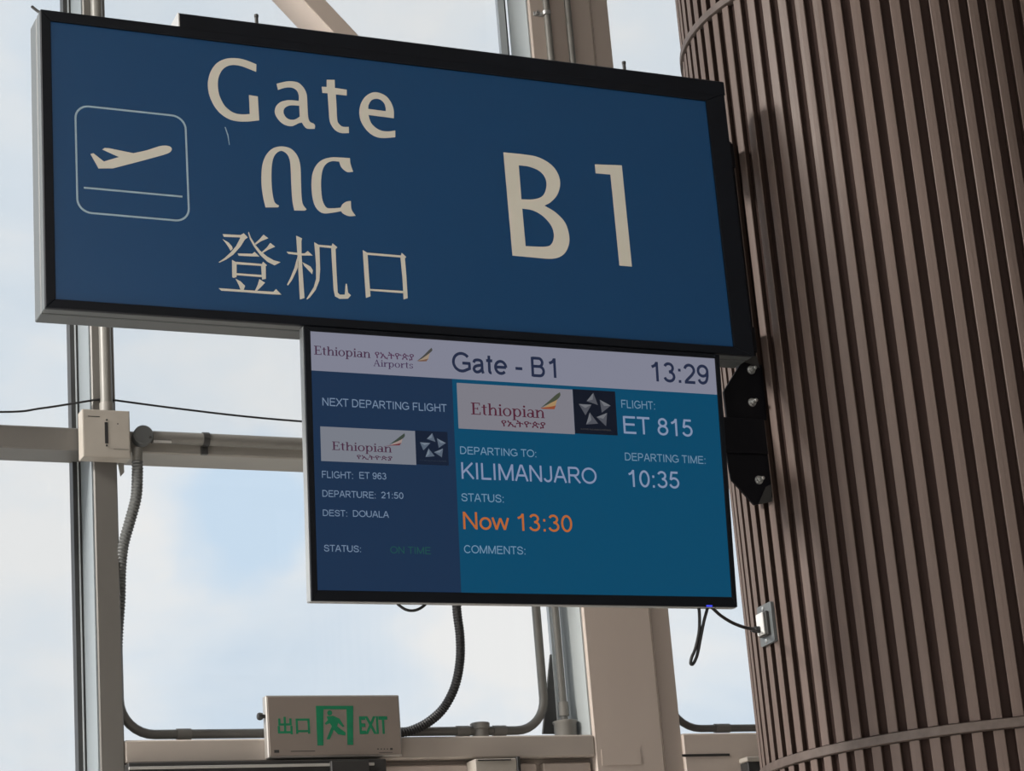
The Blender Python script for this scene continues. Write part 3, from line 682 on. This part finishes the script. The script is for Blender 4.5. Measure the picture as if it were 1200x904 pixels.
def star(o, k, tris, a, b):
    for t3 in tris:
        q = [tuv(*p) for p in px(t3, o, k)]; c = ((q[0][0]+q[1][0]+q[2][0])/3, (q[0][1]+q[1][1]+q[2][1])/3)
        link_mesh(art_mesh([[q[0], q[1], c]], tf, .0012, .0003), 'star_mark', litm(a), SCN)
        link_mesh(join_meshes([art_mesh([[q[1], q[2], c]], tf, .0012, .0003), art_mesh([[q[2], q[0], c]], tf, .0012, .0003)]), 'star_mark', litm(b), SCN)
star((530,440), 6, [[(990,125),(943,183),(1022,210)], [(1035,173),(1112,215),(1050,264)], [(1087,266),(1013,295),(1080,359)], [(965,263),(940,347),(1024,341)], [(888,203),(977,208),(935,282)]], (108, 110, 116), (78, 80, 88))
star((370,495), 7.5, [[(1022,98),(975,148),(1050,174)], [(1063,143),(1142,185),(1080,227)], [(1117,233),(1038,265),(1107,310)], [(990,233),(963,308),(1044,300)], [(914,178),(1005,185),(945,249)]], (110, 122, 136), (84, 96, 112))
# small blue power light on the lower bezel
p = tuv(830, 709)
build(G().prism(rect(p[0]-.008, p[0]+.008, bb+.001, bb+.005), .0035, .006, tf), 'power_light', lit('blue power light', (70, 80, 245), 1.0), tv)

# ------------------------------------------------------------------ bracket between screen and column
BY = 4.785
def bf(u, v, d): return V3(u, BY-d, v)
def buv(x, y): p = at(x, y, BY); return (p.x, p.z)
brk = root('mounting_bracket', (*buv(895, 590)[:1], BY, buv(895, 590)[1]), 'black steel wall bracket with bolts holding the screen to the column', 'bracket')
xR = 3.016
def plate(pts, name): return build(G().prism([buv(*q) for q in pts], -.007, 0, bf, .001), name, MT['bracket'], brk)
plate([(848,459),(870,423),(893,428),(899,492),(852,492)], 'gusset_plate')
plate([(851,528),(857,562),(884,592),(904,588),(899,528)], 'gusset_plate')
za, zb = buv(850, 531)[1], buv(850, 490)[1]
build(G().box(2.56, 3.012, BY-.009, BY+.03, za, zb, .002), 'arm', MT['bracket'], brk)
build(G().box(2.56, 2.75, 4.713, BY-.0095, za+.01, zb-.01, .002), 'spacer', MT['bracket'], brk)
zlo, zhi = buv(900, 592)[1], SZ1-.06
g = G().box(2.990, 3.016, BY+.0005, BY+.07, zlo+.02, zhi, .002); build(g, 'upright_channel', MT['bracket'], brk)
for zz in (SZ0+.05, SZ1-.16):
    build(G().box(2.80, 2.99, SY+SD+.0005, BY+.0, zz, zz+.07, .002), 'sign_clip', MT['bracket'], brk)
for q in ((880,434), (881,472), (889,563)):
    u, v = buv(*q)
    build(G().lathe(bf(u, v, 0), (0, -1, 0), [(0, .0115), (.0025, .0115), (.0025, .0085), (.010, .0085), (.010, .0048), (.024, .0048), (.025, .0035)], 6*3), 'bolt', MT['steel'], brk, True, 'bright zinc bolt')
g = G().prism([buv(*q) for q in ((888,592), (897,571), (903,568), (904,588))], .0005, .003, bf); build(g, 'edge_flange', MT['metaldark'], brk)
g = G().prism([buv(*q) for q in ((871,424), (876,417), (886,418), (890,432))], .0005, .003, bf); build(g, 'edge_flange', MT['metaldark'], brk)

# ------------------------------------------------------------------ outlet on the column and the cables
def col_hit(x, y, r):
    d = ray(x, y); ox, oy = -CC.x, -CC.y
    a = d.x**2+d.y**2; b = 2*(ox*d.x+oy*d.y); c = ox*ox+oy*oy-r*r
    t = (-b-math.sqrt(b*b-4*a*c))/(2*a); return V3(0, 0, EYE)+d*t
P0 = col_hit(900.5, 732, CR)
ang = math.atan2(P0.y-CC.y, P0.x-CC.x); NR = V3(math.cos(ang), math.sin(ang), 0); TG = V3(-math.sin(ang), math.cos(ang), 0)
if TG.dot(RT) < 0: TG = -TG
def of(u, v, d): return P0 + TG*u + V3(0, 0, v) + NR*d
outl = root('power_outlet', of(0, -.05, 0), 'small grey power outlet screwed to the slatted column', 'outlet')
build(G().prism(rrect(-.042, .042, -.052, .052, .005, 3), -.001, .008, of), 'back_plate', MT['outlet'], outl)
build(G().box(-.026, .026, -.031, .031, .008, .018, .002, of), 'socket_housing', MT['metaldark'], outl)
build(G().box(-.022, .016, -.028, .029, .0175, .024, .002, of), 'socket_face', MT['white'], outl, False, 'white socket face')
for v in (.042, -.042): build(G().lathe(of(-.006, v, .008), NR, [(0, .006), (.002, .006), (.003, .004)], 12), 'screw', MT['steel'], outl, True)
tb = lambda x, d=-.016: (lambda q: tf(q, bb, d))(tuv(x, 709)[0])
B0 = tb(833)
pl = of(-.008, -.012, .024)
pts = bez([B0+V3(0, 0, .012), at(836, 714, 4.69), at(845, 722, 4.72), at(858, 730, 4.76), at(872, 735.5, 4.80), at(883, 737.5, 4.84), pl+NR*.012], 8)
pc = root('power_cable', pl, 'black power cable from the screen to the column outlet', 'cable')
build(G().tube(pts, .0042, 10), 'cord', MT['black'], pc, True)
build(G().lathe(pl, NR, [(0, .009), (.014, .0085), (.022, .0055)], 14), 'plug', MT['black'], pc, True)
# hanging doubled cable
hp = lambda x, y: on_plane(x, y, tb(822), TEN)
pts = bez([tb(819)+V3(0, 0, .012), hp(819, 713), hp(819.5, 738), hp(815, 760), hp(810.5, 771), hp(809.5, 778), hp(812.5, 778), hp(817, 768), hp(821, 748), hp(825, 728), hp(829, 712), tb(830)+V3(0, 0, .012)], 6)
tag(build(G().tube(pts, .0040, 10), 'hanging_cable', MT['black'], None, True), 'black cable loop hanging down from the right end of the screen', 'cable')
hp = lambda x, y: on_plane(x, y, tb(482, -.02), TEN)
pts = bez([hp(464, 704), hp(467, 709), hp(475, 714.5), hp(483, 716), hp(491, 714), hp(498, 709), hp(500, 704)], 6)
tag(build(G().tube(pts, .0034, 10), 'looped_cable', MT['black'], None, True), 'short black cable bow below the left half of the screen', 'cable')

# ------------------------------------------------------------------ conduits and boxes on the window wall
def W(x, y, Y): return at(x, y, Y)
def corr(pts, r, pitch=.010, amp=.0016):
    """corrugated hose along points"""
    P = bez(pts, 40); L_ = [0]
    for i in range(1, len(P)): L_.append(L_[-1]+(P[i]-P[i-1]).length)
    n = int(L_[-1]/(pitch/4)); out = []; j = 0
    for k in range(n+1):
        s = L_[-1]*k/n
        while j < len(L_)-2 and L_[j+1] < s: j += 1
        f = (s-L_[j])/max(L_[j+1]-L_[j], 1e-9); out.append(P[j].lerp(P[j+1], min(1, max(0, f))))
    return out, (lambda i: r+amp*math.sin(i*PI/2))
# call box on the post
BYF = WY-.055
q = [W(97.5, 479, BYF), W(153, 482, BYF), W(152.5, 537, BYF), W(96, 536, BYF)]
bx0, bx1 = (q[0].x+q[3].x)/2, (q[1].x+q[2].x)/2; bz1, bz0 = (q[0].z+q[1].z)/2, (q[2].z+q[3].z)/2
cb = root('detector_box', ((bx0+bx1)/2, WY, bz0), 'square beige box with a black slot mounted on the window post', 'box')
build(G().box(bx0, bx1, BYF, WY-.001, bz0, bz1, .004, None, 2), 'casing', MT['boxgrey'], cb)
def wr(x0, y0, x1, y1, Y, mat_, name, th=.002, par=None):
    a, b = W(x0, y0, Y), W(x1, y1, Y)
    return build(G().box(a.x, b.x, Y-th, Y+.001, b.z, a.z), name, MT[mat_], par)
wr(122.5, 495, 127, 520, BYF, 'gasket', 'slot', .001, cb)
wr(103, 487.5, 117, 489, BYF, 'ink', 'label_mark', .0006, cb)
for yy in (492.5, 522.5): 
    p = W(125, yy, BYF); build(G().lathe(p+V3(0, .001, 0), (0, -1, 0), [(0, .003), (.003, .003)], 10), 'screw', MT['metaldark'], cb)
p = W(138, 497, BYF); build(G().lathe(p+V3(0, .001, 0), (0, -1, 0), [(0, .002), (.002, .002)], 10), 'indicator', MT['metaldark'], cb)
a = W(133, 526, BYF); b = W(151, 528, BYF); build(G().box(a.x, b.x, BYF-.0006, BYF+.001, a.z-.002, a.z), 'printed_line', MT['pipe'], cb)
# conduit rising from the box along the post
xu = W(123.5, 420, WY-.02).x; ru = .0185
t = root('conduit_pipe', (xu, WY-.02, bz1), 'upright grey conduit running up the post above the beige box', 'pipe')
build(G().tube([(xu, WY-ru-.001, bz1), (xu, WY-ru-.001, 6.99)], ru, 16), 'pipe', MT['pipe'], t, True)
build(G().tube([(xu, WY-ru-.001, bz1), (xu, WY-ru-.001, bz1+.032)], ru+.003, 16), 'coupling', MT['coupler'], t, True)
# round conduit body, flexible hose down to the window corner
YJ = WY-.03
j = W(167.5, 511, YJ)
fx = root('flexible_conduit', (j.x, WY, j.z-.5), 'grey ribbed hose drooping from a round cap beside the beige box', 'conduit')
build(G().lathe(j+V3(0, .024, 0), (0, -1, 0), [(0, .030), (.034, .031), (.038, .028)], 28), 'round_cap', MT['pipedark'], fx, True)
p = W(176, 513, YJ-.016); build(G().lathe(p, (0, -1, 0), [(0, .004), (.004, .004)], 10), 'screw', MT['metaldark'], fx)
a = W(161, 526, YJ); b = W(161, 541, YJ)
build(G().tube([a, b], .0155, 16), 'coupling', MT['pipe'], fx, True)
pp, rf = corr([b, W(161, 556, YJ), W(159.5, 583, YJ), W(152, 612, YJ+.01), W(144.5, 640, YJ+.03), W(141.5, 668, YJ+.05), W(140.6, 702, YJ+.07), W(138, 740, YJ+.09), W(136, 780, YJ+.10)], .0165)
build(G().tube(pp, .016, 14, True, rf), 'hose', MT['pipedark'], fx, True)
# straight conduit along the middle rail
pa, pb = W(178, 512, WY-.018), W(352, 521, WY-.018)
zc = (pa.z+pb.z)/2
hz = root('conduit_pipe', ((pa.x+CX0)/2, WY, zc), 'straight grey conduit fixed along the middle window rail', 'pipe')
build(G().tube([(pa.x, WY-.018, zc), (CX0-.02, WY-.018, zc)], .0195, 16), 'pipe', MT['pipe'], hz, True)
build(G().box(pa.x, pa.x+.055, WY-.040, WY-.035, zc-.022, zc-.015), 'bright_strip', MT['silver'], hz)
pk = W(240, 526, WY-.01)
g = G().lathe(V3(pk.x, WY-.019, zc), (1, 0, 0), [(-.010, .0205), (-.010, .0225), (.010, .0225), (.010, .0205)], 20).box(pk.x-.01, pk.x+.01, WY-.012, WY+.004, zc-.045, zc-.018, .001); build(g, 'clamp', MT['metaldark'], hz)
# conduit that rounds the clear pane: down the post, along the sill, up beside the broad post
YP = GY-.055; rp_ = .0145
zsv = at(500, 863.5, YP).z                  # height at which the sill edge hides the pane from below
zsp = zsv+rp_+.001
xlft = PX1+rp_+.002
xr1 = W(632, 760, YP).x
def rnd(p, q, r_, n=8):
    return p
zl = W(141.3, 702, YJ+.06).z
path = [V3(xlft, YP, zl+.02), V3(xlft, YP, zsp+.13)]
cR = .105
for k in range(9):
    t_ = PI+PI/2*k/8; path.append(V3(xlft+cR+cR*math.cos(t_), YP, zsp+cR+cR*math.sin(t_)))
for k in range(9):
    t_ = -PI/2+PI/2*k/8; path.append(V3(xr1-cR+cR*math.cos(t_), YP, zsp+cR+cR*math.sin(t_)))
Xt1 = W(642, 35, WY-.014).x; Xt2 = W(667, 35, WY-.013).x
zk0, zk1 = 1.75+EYE, 2.25+EYE
rp1 = root('conduit_pipe', (.5*(xlft+xr1), YP, zs1), 'long grey conduit rounding both lower corners of the clear window pane', 'pipe')
path.append(V3(xr1, YP, zk0))
build(G().tube(path, rp_, 14), 'pipe', MT['pipe'], rp1, True)
p = W(562.5, 853, YP)
build(G().lathe((p.x, YP, zs1+.001), (0, 0, 1), [(0, .026), (zsv-zs1+.018, .027), (zsv-zs1+.020, .031), (zsv-zs1+.037, .032), (zsv-zs1+.040, .029)], 24), 'junction_box', MT['coupler'], rp1, True)
for xx in (215, 542, 585):
    p = W(xx, 857, YP); build(G().tube([(p.x-.022, YP, zsp), (p.x+.022, YP, zsp)], rp_+.0028, 14), 'coupling', MT['coupler'], rp1, True)
# second riser with a round base box
YQ = GY-.06; xr2 = W(657, 790, YQ).x
rp2 = root('conduit_pipe', (xr2, YQ, zs1), 'upright grey conduit on a round base box beside the broad post', 'pipe')
path = [V3(xr2, YQ, zsv+.04), V3(xr2, YQ, zk0)]
build(G().tube(path, .0125, 14), 'pipe', MT['pipe'], rp2, True)
build(G().lathe((xr2, YQ, zs1+.001), (0, 0, 1), [(0, .037), (zsv-zs1+.032, .037), (zsv-zs1+.036, .040), (zsv-zs1+.042, .040), (zsv-zs1+.044, .034)], 26), 'base_box', MT['coupler'], rp2, True)
build(G().tube([(xr2, YQ, zsv+.060), (xr2, YQ, zsv+.105)], .0165, 14), 'coupling', MT['coupler'], rp2, True)
build(G().tube([(xr2, YQ, zsv+.044), (xr2, YQ, zsv+.062)], .0120, 14), 'neck', MT['metaldark'], rp2, True)
# two risers that go on from behind the sign up the face of the broad post
for X_, x0, y0, r_, lab in ((Xt1, xr1, YP, .0125, 'left of two grey conduits running up the broad post above the sign'), (Xt2, xr2, YQ, .0115, 'right of two grey conduits running up the broad post above the sign')):
    rr = root('conduit_pipe', (x0, y0, zk0), lab, 'pipe')
    build(G().tube(bez([V3(x0, y0, zk0+.001), V3(x0+.015, y0-.03, zk0+.13), V3(X_-.05, WY-.03, zk1-.12), V3(X_, WY-r_-.001, zk1), V3(X_, WY-r_-.001, 6.9)], 8), r_, 14), 'pipe', MT['pipe'], rr, True)
    if X_ == Xt1:
        p = W(641, 16, WY-.014)
        build(G().lathe(V3(X_, WY-.014, p.z), (0, 0, 1), [(-.007, .0165), (.007, .0165)], 16).box(X_-.045, X_+.01, WY-.004, WY+.002, p.z-.008, p.z+.008, .001).lathe(V3(X_-.034, WY-.003, p.z), (0, -1, 0), [(0, .006), (.014, .006)], 8), 'clamp', MT['steel'], rr)
# conduit rounding the right-hand pane
xq = CX1+.018
path = [V3(xq, YP, 1.95+EYE), V3(xq, YP, zsp+.14)]
for k in range(9):
    t_ = PI+PI/2*k/8; path.append(V3(xq+.115+.115*math.cos(t_), YP, zsp+.115+.115*math.sin(t_)))
path.append(V3(5.6, YP, zsp))
rp3 = root('conduit_pipe', (xq+.3, YP, zs1), 'grey conduit rounding the lower corner of the pane beside the slatted column', 'pipe')
build(G().tube(path, .0125, 14), 'pipe', MT['pipe'], rp3, True)
p = W(846, 856, YP); build(G().tube([(p.x-.028, YP, zsp), (p.x+.028, YP, zsp)], 0.0155, 14), 'coupling', MT['coupler'], rp3, True)
# black corrugated hose from behind the screen down to the sill
YH = GY-.085
ht = W(535, 640, YH-.02)
pp, rf = corr([V3(ht.x-.01, YH-.01, zm0-.0005), V3(ht.x-.01, YH-.015, (zm0+ht.z)/2), ht, W(535, 708, YH-.02), W(539, 745, YH-.02), W(539, 775, YH-.02), W(533, 805, YH-.018), W(520, 830, YH), W(503, 846, YH), W(485, 855.5, YH), W(470, 859, YH), W(450, 860, YH)], .0145, .009, .0012)
tag(build(G().tube(pp, .015, 14, True, rf), 'corrugated_hose', MT['black'], None, True), 'thick black corrugated hose curving from behind the screen to the exit sign', 'hose')
# dark tapered sheet standing on the sill
YW = GY-.004
pw = [W(*q, YW) for q in ((634.5,861), (652.5,861), (648.5,767.5), (643.7,767.5))]
pw = [(v.x, max(v.z, zs1+.001)) for v in pw]
tag(build(G().prism(pw, 0, .008, lambda u, v, d: V3(u, YW-d, v), .002), 'tapered_sheet', MT['wedge'], None), 'dark grey tapered sheet standing on the sill between two conduits', 'panel')
# thin wire across the panes
YWi = WY-.004
pts = bez([V3(-.30, YWi, W(0, 483, YWi).z+.13), V3(.4, YWi, W(0, 483, YWi).z+.03), V3(.95, YWi, W(0, 483, YWi).z-.01), W(0, 483, YWi), W(50, 478.5, YWi), W(108, 469.5, YWi), W(124, 468, YWi), W(140, 470, YWi), W(200, 478, YWi), W(280, 487.5, YWi), W(352, 494, YWi), W(450, 501, YWi), V3(CX0+.1, YWi, W(450, 501, YWi).z-.02)], 8)
tag(build(G().tube(pts, .0033, 8), 'thin_wire', MT['black'], None, True), 'thin black wire strung across the window panes past the beige box', 'wire')
# scrap of tape under the rail
pt = [W(*q, GY-.07) for q in ((137.5, 541), (145, 541), (145.5, 554), (141, 559))]
tag(build(G().prism([(v.x, v.z) for v in pt], 0, .0015, lambda u, v, d: V3(u, GY-.07-d, v)), 'tape_scrap', MT['paper'], None), 'small scrap of white tape hanging under the rail by the post', 'tape')

# diagonal steel brace high in the window
YB_ = WY-.05
ba, bb_ = W(357, 0, YB_), W(388, 33, YB_)
dv = (bb_-ba).normalized(); top = ba-dv*((6.9-ba.z)/-dv.z if dv.z else 1)
top = ba + dv*((PX1+.06-ba.x)/dv.x); low = ba + dv*((CX0-.075-ba.x)/dv.x)
sd = V3(dv.z, 0, -dv.x)
if sd.x < 0: sd = -sd
def brf(u, v, d): return top + (low-top)*v + sd*u + V3(0, d, 0)
lo_u, hi_u = -.005, .062
br_ = root('diagonal_brace', low, 'slanted pale steel brace crossing the upper window above the sign', 'brace')
build(G().prism([(lo_u, 0), (hi_u, 0), (hi_u, 1), (lo_u, 1)], 0, .145, brf, .003), 'beam', MT['beige'], br_)
build(G().box(low.x-.01, CX0-.007, YB_+.052, YB_+.135, low.z-.05, low.z+.10, .003), 'foot_plate', MT['beige'], br_)

# ------------------------------------------------------------------ exit sign
EYF = WY-.032
q = [W(311, 815.3, EYF), W(468.6, 814.8, EYF), W(470.9, 886.5, EYF), W(314.2, 889.2, EYF)]
ex0, ex1 = (q[0].x+q[3].x)/2, (q[1].x+q[2].x)/2; ez1, ez0 = (q[0].z+q[1].z)/2, (q[2].z+q[3].z)/2
def ef(u, v, d): return V3(u, EYF-d, v)
def euv(x, y): p = W(x, y, EYF); return (p.x, p.z)
ex = root('exit_sign', ((ex0+ex1)/2, EYF, ez0), 'grey exit sign with green running man fixed to the sill rail', 'sign')
build(G().box(ex0, ex1, EYF, WY-.001, ez0, ez1, .003), 'housing', MT['exitedge'], ex)
build(G().box(ex0+.006, ex1-.004, EYF-.002, EYF+.001, ez0+.006, ez1-.005, .001), 'face_plate', MT['exitface'], ex)
ED = .0018
def et(s, a, b, t, bold):
    A, B, T = euv(*a), euv(*b), euv(*t); v0 = (A[1]+B[1])/2
    return text_mesh(s, ef, A[0], B[0], v0, v0+T[1]-A[1], ED, .0006, bold)
link_mesh(et('\u51fa\u53e3', (325.5,861.3), (363.3,861), (325.5,840.6), .022), 'exit_lettering', MT['green'], ex)
link_mesh(et('EXIT', (421.3,859.8), (454.5,860), (421.5,840.2), .03), 'exit_lettering', MT['green'], ex)
eo = ((300, 800), 6.667)
dm = [[(465,185),(757,185),(757,490),(712,490),(705,212),(525,212),(525,495),(478,495)]]
mn = [[(548,268),(600,262),(650,285),(688,345),(676,352),(640,318),(632,345),(700,395),(695,418),(640,408),(606,372),(575,447),(548,447),(590,345),(575,320),(545,335),(535,322),(560,295)]]
hd = [arc(574, 240, 20, 20, 0, 340, 16)]
ms = [art_mesh([[euv(*z) for z in px(pq[0], *eo)]], ef, ED, .0006) for pq in (dm, mn, hd)]
link_mesh(join_meshes(ms), 'running_man_pictogram', MT['green'], ex)
ink = [rect(*[0]*4)]
ms = []
for (x0, y0, x1, y1) in ((140,530,180,552), (945,518,958,526), (972,518,982,526), (996,518,1006,526), (1020,518,1030,526), (1045,514,1066,530), (270,538,460,541), (960,548,1065,551)):
    a, b = euv(x0/6.667+300, y0/6.667+800), euv(x1/6.667+300, y1/6.667+800)
    link_mesh(art_mesh([rect(a[0], b[0], b[1], a[1])], ef, ED, .0005), 'printed_mark', MT['ink'], ex)
p = W(304, 840, WY-.018)
build(G().lathe(V3(ex0, p.y, p.z), (-1, 0, 0), [(0, .006), (.008, .006), (.008, .010), (.016, .012), (.022, .010), (.024, .006)], 16), 'cable_gland', MT['metaldark'], ex, True)

# ------------------------------------------------------------------ door gear just under the sill rail
zr = zs0-.004
a, b = W(150, 897, WY-.04), W(452, 897, WY-.04)
dr = root('door_rail', ((a.x+b.x)/2, WY, zr-.06), 'dark metal sliding door rail with a bright strip under the exit sign', 'rail')
build(G().box(a.x, b.x, WY-.045, WY+.02, zr-.055, zr, .002), 'rail', MT['metaldark'], dr)
build(G().box(a.x, b.x-.04, WY-.050, WY-.044, zr-.020, zr-.012, .001), 'bright_strip', MT['silver'], dr)
build(G().box(W(380, 897, WY).x, W(424, 897, WY).x, WY-.062, WY-.044, zr-.05, zr-.006, .002), 'carriage', MT['metaldark'], dr)
a, b = W(557, 897, WY-.05), W(606, 897, WY-.05)
dc = root('door_closer', ((a.x+b.x)/2, WY, zr-.07), 'grey door closer body on the door below the sill junction box', 'door closer')
build(G().box(a.x, b.x, WY-.05, WY+.02, zr-.075, zr-.006, .003), 'body', MT['boxgrey'], dc)
build(G().box(b.x, b.x+.012, WY-.052, WY+.02, zr-.075, zr-.001, .002), 'end_cap', MT['metaldark'], dc)
build(G().box(a.x+.01, b.x-.02, WY-.053, WY-.0495, zr-.013, zr-.009), 'arm', MT['metaldark'], dc)
a = W(876, 893, WY-.05)
dk = root('door_closer', (a.x+.12, WY, a.z-.08), 'dark closer box half hidden behind the foot of the slatted column band', 'door closer')
build(G().box(a.x, a.x+.3, WY-.05, WY, a.z-.09, a.z, .003), 'body', MT['metaldark'], dk)
build(G().box(a.x-.003, a.x+.303, WY-.053, WY, a.z, a.z+.016, .003), 'lid', MT['boxgrey'], dk)
a, b = W(799, 884.5, WY), W(855, 886.5, WY)
trim(G().box(a.x, b.x, WY-.002, WY, a.z-.008, a.z), MT['metaldark'])
